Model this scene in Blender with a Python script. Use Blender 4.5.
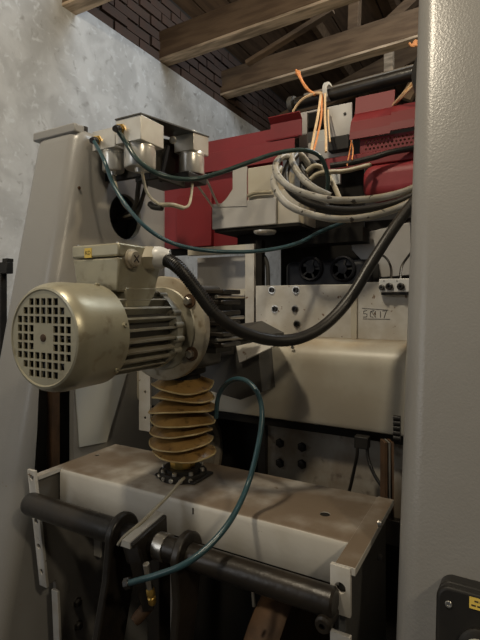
import bpy, bmesh, math, random
from mathutils import Vector, Matrix, Quaternion
random.seed(7)
for o in list(bpy.data.objects): bpy.data.objects.remove(o, do_unlink=True)
SC = bpy.context.scene
COL = SC.collection

# ------------------------------------------------------------------ camera, world, lights
CZ = 1.5                                   # eye height; x runs along the machine's beams, y across them
F = 470.0
RX, RY = 0.871, 0.491                      # camera right = (RX, RY), forward = (-RY, RX)
cam = bpy.data.cameras.new('camera'); co = bpy.data.objects.new('camera', cam); COL.objects.link(co)
cam.sensor_fit = 'VERTICAL'; cam.sensor_height = 36.0; cam.lens = F / 640 * 36.0
cam.shift_y = -20.0 / 640
cam.clip_start = 0.02
co.location = (0, 0, CZ)
co.rotation_euler = (math.pi / 2, 0, math.atan2(RY, RX))
SC.camera = co

wd = bpy.data.worlds.new('world'); SC.world = wd; wd.use_nodes = True
wd.node_tree.nodes['Background'].inputs[0].default_value = (0.80, 0.90, 1.0, 1)
wd.node_tree.nodes['Background'].inputs[1].default_value = 0.04

def area(name, loc, target, size, power, col, size_y=None):
    l = bpy.data.lights.new(name, 'AREA'); l.energy = power; l.color = col; l.size = size
    if size_y: l.shape = 'RECTANGLE'; l.size_y = size_y
    o = bpy.data.objects.new(name, l); COL.objects.link(o)
    o.location = loc
    o.rotation_euler = (Vector(target) - Vector(loc)).to_track_quat('-Z', 'Y').to_euler()
    return o
def lamp(name, loc, power, col, rad):
    l = bpy.data.lights.new(name, 'POINT'); l.energy = power; l.color = col; l.shadow_soft_size = rad
    o = bpy.data.objects.new(name, l); COL.objects.link(o); o.location = loc
lamp('hall_lamp', (1.05, -0.30, 2.50), 22.0, (1.0, 0.85, 0.62), 0.06)
lamp('hall_lamp', (-0.60, 0.02, 3.05), 46.0, (1.0, 0.87, 0.66), 0.07)
lamp('hall_lamp', (0.55, 1.55, 2.85), 30.0, (1.0, 0.80, 0.50), 0.06)
area('window_daylight', (-1.7, -1.6, 2.1), (-0.3, 0.8, 1.4), 0.5, 5.0, (0.95, 0.97, 1.0), 1.3)
area('wall_fill', (0.6, 2.4, 4.3), (-2.2, 2.4, 2.5), 1.0, 40.0, (0.86, 0.94, 1.0), 1.6)  # added cool fill aimed at the white wall; the roof has no opening

SC.view_settings.view_transform = 'Standard'
SC.view_settings.look = 'None'
SC.view_settings.gamma = 1.0
SC.view_settings.use_curve_mapping = False
SC.view_settings.exposure = 0.38

# ------------------------------------------------------------------ pixel -> place helpers (each needs a real plane)
def ray(px, py):
    u = (px - 240.0) / F; v = (300.0 - py) / F
    return Vector((RX * u - RY, RY * u + RX, v))
C0 = Vector((0, 0, CZ))
def D(px, py, d): return C0 + ray(px, py) * d
def PX(px, py, x): r = ray(px, py); return C0 + r * (x / r.x)
def PY(px, py, y): r = ray(px, py); return C0 + r * (y / r.y)
def PZ(px, py, z): r = ray(px, py); return C0 + r * ((z) / r.z)

# ------------------------------------------------------------------ materials
def mat(name, base, rough=0.5, metal=0.0, var=None, vscale=8.0, vamt=0.5, bump=0.0, bscale=60.0,
        dust=None, dustamt=0.8, spots=None, spot_scale=18.0, spot_lo=0.62, spot_hi=0.68, stretch=None, coat=0.0, grime=None):
    m = bpy.data.materials.new(name); m.use_nodes = True
    nt = m.node_tree; N = nt.nodes; L = nt.links
    b = N['Principled BSDF']
    b.inputs['Roughness'].default_value = rough; b.inputs['Metallic'].default_value = metal
    b.inputs['Coat Weight'].default_value = coat
    if max(base) < 0.03 and rough > 0.4: b.inputs['Specular IOR Level'].default_value = 0.25
    tc = N.new('ShaderNodeTexCoord'); src = tc.outputs['Object']
    if stretch:
        mp = N.new('ShaderNodeMapping'); mp.inputs['Scale'].default_value = stretch
        L.new(src, mp.inputs[0]); src = mp.outputs[0]
    rgb = N.new('ShaderNodeRGB'); rgb.outputs[0].default_value = (*base, 1); cur = rgb.outputs[0]
    def noise(scale, detail=5.0):
        n = N.new('ShaderNodeTexNoise'); n.inputs['Scale'].default_value = scale; n.inputs['Distortion'].default_value = 0.6 if name == 'whitewashed_wall' else 0.0; n.inputs['Detail'].default_value = detail
        L.new(src, n.inputs['Vector']); return n.outputs['Fac']
    def ramp(fac, lo, hi):
        r = N.new('ShaderNodeMapRange'); r.inputs[1].default_value = lo; r.inputs[2].default_value = hi
        r.interpolation_type = 'SMOOTHSTEP'; L.new(fac, r.inputs[0]); return r.outputs[0]
    def mul(a, k):
        q = N.new('ShaderNodeMath'); q.operation = 'MULTIPLY'; L.new(a, q.inputs[0])
        if isinstance(k, float): q.inputs[1].default_value = k
        else: L.new(k, q.inputs[1])
        return q.outputs[0]
    def mix(fac, col):
        nonlocal cur
        x = N.new('ShaderNodeMix'); x.data_type = 'RGBA'
        L.new(fac, x.inputs[0]); L.new(cur, x.inputs[6]); x.inputs[7].default_value = (*col, 1); cur = x.outputs[2]
    if var: mix(mul(ramp(noise(vscale), 0.36, 0.66), vamt), var)
    if grime: mix(mul(ramp(noise(vscale * 3.1, 8.0), 0.55, 0.72), 0.8), grime)
    if dust:
        g = N.new('ShaderNodeNewGeometry'); s = N.new('ShaderNodeSeparateXYZ'); L.new(g.outputs['Normal'], s.inputs[0])
        mix(mul(mul(ramp(s.outputs[2], 0.55, 0.95), ramp(noise(9.0, 7.0), 0.22, 0.6)), dustamt), dust)
    if spots: mix(ramp(noise(spot_scale, 3.0), spot_lo, spot_hi), spots)
    L.new(cur, b.inputs['Base Color'])
    if bump:
        bp = N.new('ShaderNodeBump'); bp.inputs['Strength'].default_value = bump; bp.inputs['Distance'].default_value = 0.003
        L.new(noise(bscale, 2.0), bp.inputs['Height']); L.new(bp.outputs[0], b.inputs['Normal'])
    return m
M = {}
M['column'] = mat('column_paint', (0.285, 0.280, 0.268), 0.30, 0, (0.25, 0.24, 0.222), 5, 0.6, 0.12, 320, spots=(0.24, 0.2, 0.16), spot_scale=30, spot_lo=0.74, spot_hi=0.77)
M['white'] = mat('white_paint', (0.60, 0.585, 0.54), 0.38, 0, (0.52, 0.49, 0.43), 9, 0.6, 0.12, 60, dust=(0.15, 0.105, 0.066), dustamt=0.92, spots=(0.16, 0.12, 0.08), spot_scale=40, spot_lo=0.72, spot_hi=0.76)
M['edge_white'] = mat('edge_white_paint', (0.60, 0.585, 0.545), 0.5, 0, (0.45, 0.41, 0.34), 24, 0.6, 0.1, 60, spots=(0.2, 0.13, 0.08), spot_scale=60, spot_lo=0.68, spot_hi=0.72)
M['cream'] = mat('cream_paint', (0.58, 0.55, 0.46), 0.38, 0, (0.42, 0.36, 0.27), 7, 0.7, 0.08, 50, dust=(0.30, 0.20, 0.10), dustamt=0.8)
M['grey_panel'] = mat('grey_panel_paint', (0.50, 0.49, 0.475), 0.45, 0, (0.40, 0.38, 0.35), 8, 0.5, 0.1, 60, dust=(0.3, 0.22, 0.13), dustamt=0.5)
M['grimy'] = mat('grimy_white_paint', (0.36, 0.33, 0.28), 0.55, 0, (0.20, 0.15, 0.10), 11, 0.85, 0.2, 60, grime=(0.09, 0.06, 0.04))
M['mid_grey'] = mat('mid_grey_paint', (0.19, 0.18, 0.165), 0.5, 0, (0.14, 0.13, 0.115), 10, 0.6, 0.1, 60)
M['dark_grey'] = mat('dark_grey_paint', (0.075, 0.072, 0.066), 0.45, 0, (0.045, 0.042, 0.036), 10, 0.6, 0.1, 60)
M['motor'] = mat('motor_silver_green_paint', (0.44, 0.41, 0.295), 0.33, 0.35, (0.34, 0.315, 0.235), 14, 0.7, 0.06, 90, grime=(0.27, 0.235, 0.16))
M['flange'] = mat('flange_dusty_paint', (0.45, 0.41, 0.32), 0.5, 0.2, (0.30, 0.23, 0.15), 18, 0.8, 0.2, 80, grime=(0.2, 0.15, 0.09))
M['fin'] = mat('fin_cast_paint', (0.36, 0.345, 0.28), 0.45, 0.25, (0.2, 0.175, 0.12), 25, 0.7, 0.1, 90, dust=(0.5, 0.44, 0.33), dustamt=0.6)
M['black'] = mat('black_plastic', (0.018, 0.017, 0.016), 0.45, 0, (0.03, 0.027, 0.022), 20, 0.6, 0.08, 80)
M['black_oily'] = mat('black_oily_steel', (0.016, 0.014, 0.012), 0.36, 0.1, (0.030, 0.023, 0.016), 14, 0.7, 0.25, 70)
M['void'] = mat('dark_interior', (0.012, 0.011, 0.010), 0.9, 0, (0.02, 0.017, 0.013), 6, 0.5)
M['steel'] = mat('bright_steel', (0.62, 0.60, 0.55), 0.28, 0.9, (0.45, 0.42, 0.36), 20, 0.6, 0.05, 90)
M['aluminium'] = mat('brushed_aluminium', (0.70, 0.68, 0.62), 0.40, 0.55, (0.52, 0.48, 0.41), 16, 0.6, 0.05, 120)
M['chrome'] = mat('dull_chrome', (0.86, 0.84, 0.79), 0.30, 0.6, (0.6, 0.57, 0.5), 20, 0.5)
M['brass'] = mat('brass', (0.70, 0.46, 0.12), 0.32, 0.8, (0.45, 0.28, 0.08), 30, 0.6)
M['bellows'] = mat('bellows_waxed_cloth', (0.36, 0.215, 0.07), 0.34, 0, (0.20, 0.11, 0.035), 22, 0.8, 0.25, 90, grime=(0.10, 0.055, 0.02))
M['bellows_fold'] = mat('bellows_fold_edge', (0.60, 0.47, 0.22), 0.45, 0, (0.36, 0.23, 0.09), 40, 0.7, 0.2, 90)
M['red'] = mat('red_paint', (0.215, 0.012, 0.018), 0.55, 0, (0.15, 0.009, 0.012), 6, 0.6, 0.05, 60, dust=(0.2, 0.05, 0.04), dustamt=0.2)
M['red_dusty'] = mat('red_dusty_paint', (0.36, 0.045, 0.055), 0.5, 0, (0.24, 0.02, 0.026), 12, 0.7, 0.1, 60, spots=(0.55, 0.2, 0.2), spot_scale=45, spot_lo=0.70, spot_hi=0.74)
M['hose_teal'] = mat('teal_hose', (0.030, 0.075, 0.090), 0.28, 0, (0.02, 0.05, 0.06), 30, 0.6)
M['hose_green'] = mat('dark_green_hose', (0.020, 0.040, 0.038), 0.22, 0, (0.05, 0.075, 0.068), 30, 0.6)
M['hose_grey'] = mat('grey_hose', (0.42, 0.41, 0.38), 0.42, 0, (0.24, 0.21, 0.15), 25, 0.7, spots=(0.06, 0.05, 0.04), spot_scale=60, spot_lo=0.64, spot_hi=0.66, dust=(0.34, 0.25, 0.13), dustamt=0.7)
M['hose_black'] = mat('black_conduit', (0.014, 0.013, 0.012), 0.40, 0, (0.028, 0.024, 0.018), 20, 0.6)
M['cable_beige'] = mat('beige_cable', (0.42, 0.38, 0.28), 0.5, 0, (0.28, 0.23, 0.15), 30, 0.6)
M['wood'] = mat('old_timber', (0.20, 0.128, 0.072), 0.8, 0, (0.11, 0.066, 0.036), 3, 0.8, 0.5, 20, stretch=(1.2, 8, 8))
M['wood_pale'] = mat('pale_timber', (0.72, 0.55, 0.38), 0.8, 0, (0.22, 0.16, 0.10), 3, 0.8, 0.4, 20, stretch=(1.2, 8, 8))
M['deck'] = mat('roof_board_timber', (0.15, 0.094, 0.055), 0.85, 0, (0.08, 0.05, 0.03), 3, 0.8, 0.4, 20, stretch=(8, 1.0, 8))
M['wall'] = mat('whitewashed_wall', (0.60, 0.615, 0.63), 0.9, 0, (0.45, 0.46, 0.47), 6.0, 0.85, 1.0, 34, spots=(0.33, 0.33, 0.33), spot_scale=14, spot_lo=0.60, spot_hi=0.76, grime=(0.70, 0.73, 0.76))
M['brick'] = mat('dirty_brick', (0.085, 0.05, 0.038), 0.9, 0, (0.07, 0.05, 0.042), 8, 0.8, 0.6, 40)
M['mortar'] = mat('dirty_mortar', (0.035, 0.03, 0.027), 0.95, 0, (0.022, 0.02, 0.018), 8, 0.7)
M['floor'] = mat('oily_concrete', (0.085, 0.075, 0.065), 0.75, 0, (0.05, 0.043, 0.036), 3, 0.8, 0.3, 30)
M['backwall'] = mat('dim_plaster', (0.12, 0.11, 0.10), 0.9, 0, (0.07, 0.06, 0.055), 2, 0.7)
M['rust'] = mat('rusty_steel', (0.12, 0.065, 0.032), 0.7, 0.3, (0.05, 0.03, 0.018), 16, 0.8, 0.4, 60)
M['twine'] = mat('orange_twine', (0.80, 0.33, 0.11), 0.7, 0, (0.6, 0.2, 0.06), 60, 0.5)
M['twine_pale'] = mat('pale_twine', (0.82, 0.62, 0.38), 0.7, 0, (0.7, 0.42, 0.2), 60, 0.5)
M['label_yellow'] = mat('yellow_label', (0.80, 0.58, 0.10), 0.6, 0, (0.7, 0.5, 0.12), 60, 0.5)
M['ink'] = mat('black_ink', (0.03, 0.022, 0.015), 0.7, 0, (0.05, 0.035, 0.02), 60, 0.5)
M['pale_plastic'] = mat('pale_plastic', (0.72, 0.72, 0.70), 0.35, 0, (0.62, 0.61, 0.58), 30, 0.5)
M['blue_black'] = mat('blue_black_plastic', (0.010, 0.011, 0.016), 0.5, 0, (0.03, 0.03, 0.033), 14, 0.6)
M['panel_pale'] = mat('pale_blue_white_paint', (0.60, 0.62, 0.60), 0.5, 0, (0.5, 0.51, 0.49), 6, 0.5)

# ------------------------------------------------------------------ geometry helpers
ORG = {}
def origin(o):
    while o is not None:
        if o.name in ORG: return ORG[o.name]
        o = o.parent
    return Vector((0, 0, 0))
def props(o, label=None, cat=None, group=None, kind=None):
    if label: o['label'] = label
    if cat: o['category'] = cat
    if group: o['group'] = group
    if kind: o['kind'] = kind
    return o
def thing(name, label, cat, loc, group=None):
    o = bpy.data.objects.new(name, None); COL.objects.link(o); o.empty_display_size = 0.02
    o.location = loc; ORG[o.name] = Vector(loc)
    return props(o, label, cat, group)
def basis(ax):
    ax = Vector(ax).normalized()
    t = Vector((0, 0, 1)) if abs(ax.z) < 0.9 else Vector((1, 0, 0))
    u = ax.cross(t).normalized(); v = ax.cross(u).normalized()
    return u, v, ax
def smoothpath(pts, n=8):
    pts = [Vector(p) for p in pts]
    if len(pts) < 3: return pts
    P = [pts[0] * 2 - pts[1]] + pts + [pts[-1] * 2 - pts[-2]]
    out = []
    for i in range(1, len(P) - 2):
        a, b, c, d = P[i - 1], P[i], P[i + 1], P[i + 2]
        for k in range(n):
            t = k / n
            out.append(0.5 * ((2 * b) + (c - a) * t + (2 * a - 5 * b + 4 * c - d) * t * t + (3 * b - a - 3 * c + d) * t ** 3))
    out.append(pts[-1]); return out
class MB:
    def __init__(s): s.v = []; s.f = []
    def add(s, vs, fs):
        k = len(s.v); s.v += [Vector(p) for p in vs]; s.f += [tuple(i + k for i in f) for f in fs]; return s
    def box(s, x0, x1, y0, y1, z0, z1):
        return s.add([(x0, y0, z0), (x1, y0, z0), (x1, y1, z0), (x0, y1, z0), (x0, y0, z1), (x1, y0, z1), (x1, y1, z1), (x0, y1, z1)],
                     [(3, 2, 1, 0), (4, 5, 6, 7), (0, 1, 5, 4), (1, 2, 6, 5), (2, 3, 7, 6), (3, 0, 4, 7)])
    def hexa(s, p):      # 8 corners, bottom loop then top loop
        return s.add(p, [(3, 2, 1, 0), (4, 5, 6, 7), (0, 1, 5, 4), (1, 2, 6, 5), (2, 3, 7, 6), (3, 0, 4, 7)])
    def prism(s, poly, ext):
        n = len(poly); poly = [Vector(p) for p in poly]; e = Vector(ext)
        return s.add(poly + [p + e for p in poly], [tuple(range(n - 1, -1, -1)), tuple(range(n, 2 * n))] +
                     [(i, (i + 1) % n, (i + 1) % n + n, i + n) for i in range(n)])
    def lathe(s, o, ax, prof, seg=32, closed=False):   # prof: (radius, height along axis)
        u, v, a = basis(ax); o = Vector(o); vs = []; fs = []
        for r, h in prof:
            for k in range(seg):
                t = 2 * math.pi * k / seg
                vs.append(o + a * h + (u * math.cos(t) + v * math.sin(t)) * r)
        n = len(prof)
        for i in range(n - (0 if closed else 1)):
            j = (i + 1) % n
            for k in range(seg):
                q = (k + 1) % seg
                fs.append((i * seg + k, i * seg + q, j * seg + q, j * seg + k))
        if not closed:
            if prof[0][0] > 1e-6: fs.append(tuple(range(seg - 1, -1, -1)))
            if prof[-1][0] > 1e-6: fs.append(tuple((n - 1) * seg + k for k in range(seg)))
        return s.add(vs, fs)
    def cyl(s, a, b, r, r2=None, seg=20):
        a = Vector(a); b = Vector(b); return s.lathe(a, b - a, [(r, 0), (r if r2 is None else r2, (b - a).length)], seg)
    def tube(s, pts, r, seg=10, n=8, smooth=True):
        p = smoothpath(pts, n) if smooth else [Vector(q) for q in pts]
        rr = r if callable(r) else (lambda t: r)
        vs = []; fs = []; prev = None
        for i, c in enumerate(p):
            t = (p[min(i + 1, len(p) - 1)] - p[max(i - 1, 0)])
            t = t.normalized() if t.length > 1e-9 else Vector((0, 0, 1))
            if prev is None: u = basis(t)[0]
            else:
                u = prev - t * prev.dot(t); u = u.normalized() if u.length > 1e-6 else basis(t)[0]
            prev = u; w = t.cross(u); q = rr(i / max(1, len(p) - 1))
            for k in range(seg):
                a = 2 * math.pi * k / seg; vs.append(c + (u * math.cos(a) + w * math.sin(a)) * q)
        for i in range(len(p) - 1):
            for k in range(seg):
                fs.append((i * seg + k, i * seg + (k + 1) % seg, (i + 1) * seg + (k + 1) % seg, (i + 1) * seg + k))
        fs += [tuple(range(seg - 1, -1, -1)), tuple((len(p) - 1) * seg + k for k in range(seg))]
        return s.add(vs, fs)
    def mesh(s, name, org=Vector((0, 0, 0)), ang=35):
        me = bpy.data.meshes.new(name)
        me.from_pydata([p - org for p in s.v], [], s.f); me.update()
        bm = bmesh.new(); bm.from_mesh(me); bmesh.ops.recalc_face_normals(bm, faces=bm.faces)
        bm.to_mesh(me); bm.free()
        for p in me.polygons: p.use_smooth = True
        me.set_sharp_from_angle(angle=math.radians(ang))
        return me
    def build(s, name, m, parent=None, bevel=0, bseg=2, ang=35, loc=None, label=None):
        if parent is not None: org = origin(parent)
        elif loc is not None: org = Vector(loc)
        else:
            lo = [min(p[i] for p in s.v) for i in range(3)]; hi = [max(p[i] for p in s.v) for i in range(3)]
            org = Vector(((lo[0] + hi[0]) / 2, (lo[1] + hi[1]) / 2, lo[2]))
        o = bpy.data.objects.new(name, s.mesh(name, org, ang)); COL.objects.link(o)
        o.data.materials.append(M[m] if isinstance(m, str) else m)
        if parent is not None: o.parent = parent
        else: o.location = org; ORG[o.name] = org
        if bevel:
            b = o.modifiers.new('bevel', 'BEVEL'); b.width = bevel; b.segments = bseg; b.limit_method = 'ANGLE'; b.angle_limit = math.radians(40)
            b.harden_normals = False
        if label: o['label'] = label
        return o
def solid(o):
    """apply every modifier for good"""
    bpy.context.view_layer.update()
    dg = bpy.context.evaluated_depsgraph_get()
    me = bpy.data.meshes.new_from_object(o.evaluated_get(dg)); o.modifiers.clear(); old = o.data; o.data = me
    for p in me.polygons: p.use_smooth = True
    me.set_sharp_from_angle(angle=math.radians(35))
def cut(o, mb):
    org = origin(o)
    c = bpy.data.objects.new('cutter', mb.mesh('cutter', org)); COL.objects.link(c)
    c.location = org
    b = o.modifiers.new('cut', 'BOOLEAN'); b.operation = 'DIFFERENCE'; b.object = c; b.solver = 'EXACT'; b.use_self = True
    solid(o); bpy.data.objects.remove(c, do_unlink=True)
    return o
BOLT = {}
def bolt(parent, p, ax, r=0.006, h=0.005, m='steel', name='bolt', kind='socket'):
    key = (round(r, 5), round(h, 5), m, kind)
    if key not in BOLT:
        b = MB()
        if kind == 'hex':
            b.lathe((0, 0, 0), (0, 0, 1), [(r * 1.35, 0), (r * 1.35, h * .25), (r * 1.0, h * .25), (r * 1.0, h), (r * .8, h * 1.15)], 6)
        else:
            b.lathe((0, 0, 0), (0, 0, 1), [(r, 0), (r, h * .85), (r * .88, h), (r * .5, h), (r * .45, h * .35), (0.0001, h * .35)], 14)
        me = b.mesh(name); me.materials.append(M[m]); BOLT[key] = me
    o = bpy.data.objects.new(name, BOLT[key]); COL.objects.link(o)
    o.parent = parent; o.location = Vector(p) - origin(parent)
    o.rotation_euler = Vector(ax).to_track_quat('Z', 'Y').to_euler()
    return o
def text(parent, s, p, right, up, size, m='ink', name='printed_text'):
    c = bpy.data.curves.new(name, 'FONT'); c.body = s; c.size = size; c.align_x = 'CENTER'; c.align_y = 'CENTER'; c.extrude = 0.0001
    t = bpy.data.objects.new(name, c); COL.objects.link(t)
    bpy.context.view_layer.update()
    me = bpy.data.meshes.new_from_object(t.evaluated_get(bpy.context.evaluated_depsgraph_get())); bpy.data.objects.remove(t, do_unlink=True)
    r = Vector(right).normalized(); u = Vector(up).normalized(); n = r.cross(u)
    mt = Matrix(((r.x, u.x, n.x, p[0]), (r.y, u.y, n.y, p[1]), (r.z, u.z, n.z, p[2]), (0, 0, 0, 1)))
    me.transform(mt); me.transform(Matrix.Translation(-origin(parent)))
    me.materials.clear(); me.materials.append(M[m])
    o = bpy.data.objects.new(name, me); COL.objects.link(o); o.parent = parent
    return o
X = Vector((1, 0, 0)); Y = Vector((0, 1, 0)); Z = Vector((0, 0, 1))
def z(r): return CZ + r                      # height given relative to the eye

# ================================================================== THE SETTING
WX = -2.2
fl = MB().box(WX, 3.5, -3.5, 7.0, -0.06, 0.0).build('floor', 'floor'); props(fl, 'dark oily concrete floor under the machine', 'floor', kind='structure')
WT = z(1.745)
w = MB().box(WX - 0.3, WX, -3.5, 7.0, 0, WT).build('wall_left', 'wall'); props(w, 'flaking whitewashed wall behind the machine', 'wall', kind='structure')
w2 = MB().box(WX, 3.5, 7.0, 7.2, 0, 5.5).build('wall_back', 'backwall'); props(w2, 'dim plaster wall far behind the red guards', 'wall', kind='structure')
w3 = MB().box(3.5, 3.7, -3.5, 7.0, 0, 5.5).build('wall_right', 'backwall'); props(w3, 'dim plaster wall on the far right side', 'wall', kind='structure')
# brick courses showing above the whitewash between the timbers
bw = MB().box(WX - 0.3, WX - 0.02, 0.5, 7.0, WT, WT + 0.55).build('wall_top', 'mortar'); props(bw, 'band of dirty brickwork above the whitewash under the roof', 'brickwork', kind='structure')
bme = None
for r in range(7):
    yy = 1.3 + (r % 2) * 0.12
    while yy < 5.2:
        if bme is None:
            bme = MB().box(-0.02, 0.012, 0, 0.225, 0, 0.062).mesh('brick'); bme.materials.append(M['brick'])
        o = bpy.data.objects.new('brick', bme); COL.objects.link(o); o.parent = bw
        o.location = Vector((WX - 0.02 + random.uniform(-0.004, 0.012), yy, WT + 0.006 + r * 0.075)) - origin(bw)
        yy += 0.24
# roof deck: boards along y on a slope that rises to the right
ce = MB()
slope = 0.40
x0d, z0d = WX - 0.3, WT + 0.46
def roofz(x): return z0d + (x - x0d) * slope if x < 1.0 else z0d + (1.0 - x0d) * slope - (x - 1.0) * slope
ce.prism([(x0d, -3.5, roofz(x0d) + .05), (1.0, -3.5, roofz(1.0) + .05), (3.7, -3.5, roofz(3.7) + .05), (3.7, -3.5, roofz(3.7) + .12), (1.0, -3.5, roofz(1.0) + .12), (x0d, -3.5, roofz(x0d) + .12)], (0, 10.7, 0))
ce = ce.build('ceiling', 'deck'); props(ce, 'dark boarded timber roof over the hall', 'ceiling', kind='structure')
k = 0; xx = x0d
while xx < 0.9:
    wdt = 0.17; g = random.uniform(0.0, 0.012)
    a, b_ = xx, xx + wdt
    MB().prism([(a, -0.5, roofz(a) + .02 - g), (b_, -0.5, roofz(b_) + .02 - g), (b_, -0.5, roofz(b_) + .048), (a, -0.5, roofz(a) + .048)], (0, 7.4, 0)).build('plank', 'deck', ce)
    xx += wdt + 0.012
def timber(name, a, b, h, t, m, label, group=None, up=Z, depth=Y):
    a = Vector(a); b = Vector(b)
    mb = MB().hexa([a, b, b + depth * t, a + depth * t, a + up * h, b + up * h, b + depth * t + up * h, a + depth * t + up * h])
    o = mb.build(name, m, bevel=0.006); return props(o, label, 'timber', group)
y1 = PX(160, 62, WX).y; y2 = PX(222, 97, WX).y
def tie(name, pl, pr, yy, h, t, label):
    a = PX(pl[0], pl[1], WX); b = PY(pr[0], pr[1], yy)
    dr = (b - a) / (b.x - a.x)
    a = a - dr * 0.25; b = b + dr * 1.6
    o = timber(name, a, b, h, t, 'wood', label, 'roof tie beams')
    # pale strip below the beam paints in the light on its underside
    MB().hexa([a - Z * .018, b - Z * .018, b + Y * t - Z * .018, a + Y * t - Z * .018, a, b, b + Y * t, a + Y * t]).build('lit_underside', 'wood_pale', o)
    return o
tie('roof_beam', (160, 58), (330, -3), y1, 0.20, 0.10, 'timber roof beam nearest the camera, running up to the right from the white wall')
tie('roof_beam', (222, 93), (420, 34), y2, 0.20, 0.10, 'timber roof beam right above the red guards, behind the twine')
y0 = PX(62, 6, WX).y
tie('roof_beam', (62, 3), (110, -18), y0, 0.18, 0.10, 'short visible end of timber beam in the top left corner')
y3 = y2 + 1.25
a = Vector((WX - .2, y3, WT + .1)); timber('roof_beam', a, a + Vector((4.5, 0, 1.35)), .2, .1, 'wood', 'farthest dark timber roof beam, deep behind the second beam', 'roof tie beams')
def strut(p, q, wd_, m, label, dep=0.06):
    p = Vector(p); q = Vector(q); d = (q - p).normalized(); n = d.cross(Y).normalized()
    o = MB().prism([p - n * wd_ / 2, q - n * wd_ / 2, q + n * wd_ / 2, p + n * wd_ / 2], Y * dep).build('roof_strut', m, bevel=.004)
    return props(o, label, 'timber', 'roof struts')
ya = (y1 + y2) / 2
strut(PY(245, 62, ya), PY(332, 8, ya), .032, 'wood', 'thin slanting wooden strut between the two nearer roof beams')
yb = y2 + .12
strut(PY(352, 44, yb), PY(354, -20, yb), .085, 'wood', 'upright wooden strut above the second roof beam', .09)
strut(PY(388, 82, yb + .5), PY(388, 30, yb + .5), .075, 'wood_pale', 'pale upright post seen just below the second roof beam, beside the right column', .08)
strut(PY(372, 36, yb + .3), PY(425, -14, yb + .3), .08, 'wood', 'slanting wooden strut at the top right, beside the tall grey column', .08)
strut(PY(405, 98, yb + .3), PY(436, 44, yb + .3), .09, 'wood', 'slanting wooden brace under the second roof beam end, beside the right column', .08)
for i in range(4):
    xr = -1.55 + i * .62
    p = Vector((xr, 1.2, roofz(xr) - .09)); 
    o = MB().box(xr, xr + .055, 1.2, 6.9, roofz(xr) - .10, roofz(xr) + .03).build('roof_purlin', 'wood', bevel=.004)
    props(o, ['dark purlin nearest the white wall under the roof boards', 'dark purlin second from the white wall under the roof boards',
              'dark purlin third from the white wall under the roof boards', 'dark purlin farthest from the white wall under the roof boards'][i], 'timber', 'roof purlins')

# ================================================================== COLUMNS
SL = 0.1984
def yf(r): return 0.678 + SL * r
def column(name, xa, xb, top, label, rad):
    zt = top; yb_ = 1.09
    root = thing(name, label, 'column', ((xa + xb) / 2, 0.85, 0))
    poly = [(xa, yf(-1.5), 0), (xa, yf(zt), z(zt)), (xa, yb_, z(zt)), (xa, yb_, 0)]
    body = MB().prism(poly, (xb - xa, 0, 0)).build('body', 'column', root, bevel=rad, bseg=5)
    solid(body)
    return root, body
XL0, XL1 = -1.007, -0.85
cl, clb = column('machine_column', XL0, XL1, 0.405, 'left sloping grey machine column standing behind the electric motor', 0.034)
t = 0.014
cav = MB().prism([(XL0 + t, yf(-1.4) + t + .01, z(-1.4)), (XL0 + t, yf(.38) + t + .01, z(.38)), (XL0 + t, 1.07, z(.38)), (XL0 + t, 1.07, z(-1.4))], (XL1 - XL0 - 2 * t, 0, 0))
cut(clb, cav)
hc = PX(126, 217, XL1)
cut(clb, MB().cyl(hc - X * .06, hc + X * .03, 0.058, seg=40))
cut(clb, MB().prism([(XL1 - .05, .668, z(-.05)), (XL1 - .05, .742, z(-.05)), (XL1 - .05, .742, z(-.42)), (XL1 - .05, .634, z(-.42))], (.1, 0, 0)))
a = PY(33, 133, .752); b_ = PY(82, 117, .752)
MB().box(XL0 - .003, XL1 - .012, .755, .785, z(.388), z(.410)).build('cap_strip', 'column', cl, bevel=.004)
MB().cyl((XL1 - .03, .80, z(.404)), (XL1 - .03, .80, z(.415)), .008).build('lifting_plug', 'black', cl)
MB().box(XL1 - .036, XL1 - .018, .698, .718, z(-.42), z(-.10)).build('guide_bar', 'rust', cl, label='rusty guide bar inside the dark slot')
MB().prism([PX(px, py, XL1 + .0005) for px, py in ((75, 388), (127, 360), (126, 374), (106, 442), (79, 447))], X * .002).build('lit_patch', 'panel_pale', cl, label='bluish white patch painted as daylight on the column below the motor')  # paler colour stands in for the lit part of the column side
bolt(cl, PX(79, 188, XL1), X, .004, .002, 'rust')
XR0, XR1 = -0.121, 0.075
cr, crb = column('machine_column', XR0, XR1, 1.05, 'tall grey machine column in the right foreground with orange-peel paint', 0.030)
cut(crb, MB().prism([(XR0 + t, yf(-1.4) + .03, z(-1.4)), (XR0 + t, yf(1.0) + .03, z(1.0)), (XR0 + t, 1.07, z(1.0)), (XR0 + t, 1.07, z(-1.4))], (XR1 - XR0 - 2 * t, 0, 0)))

# ------------------------------------------------------------------ stop button box on the right column
nrm = Vector((0, -1, SL)).normalized(); upv = Vector((0, SL, 1)).normalized()
def onfront(px, py):
    r = ray(px, py); p0 = Vector((0, yf(0), CZ)); tt = (p0 - C0).dot(nrm) / r.dot(nrm); return C0 + r * tt
e0 = onfront(441, 571)
eb = thing('stop_button_box', 'black rounded switch box with yellow label fixed low on right column', 'switch box', onfront(470, 640))
def efp(u, v, w_): return e0 + X * u - upv * v + nrm * w_
def rr(u0, u1, v0, v1, rad, w_):
    pts = []
    for cx, cy, a0 in ((u0 + rad, v0 + rad, 180), (u1 - rad, v0 + rad, 270), (u1 - rad, v1 - rad, 0), (u0 + rad, v1 - rad, 90)):
        for k in range(7):
            a = math.radians(a0 + 15 * k); pts.append(efp(cx + rad * math.cos(a), cy + rad * math.sin(a), w_))
    return pts
EW, EH = .085, .13
MB().prism(rr(0, EW, 0, EH, .014, 0.0), nrm * .028).build('housing', 'black', eb, bevel=.002)
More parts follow.
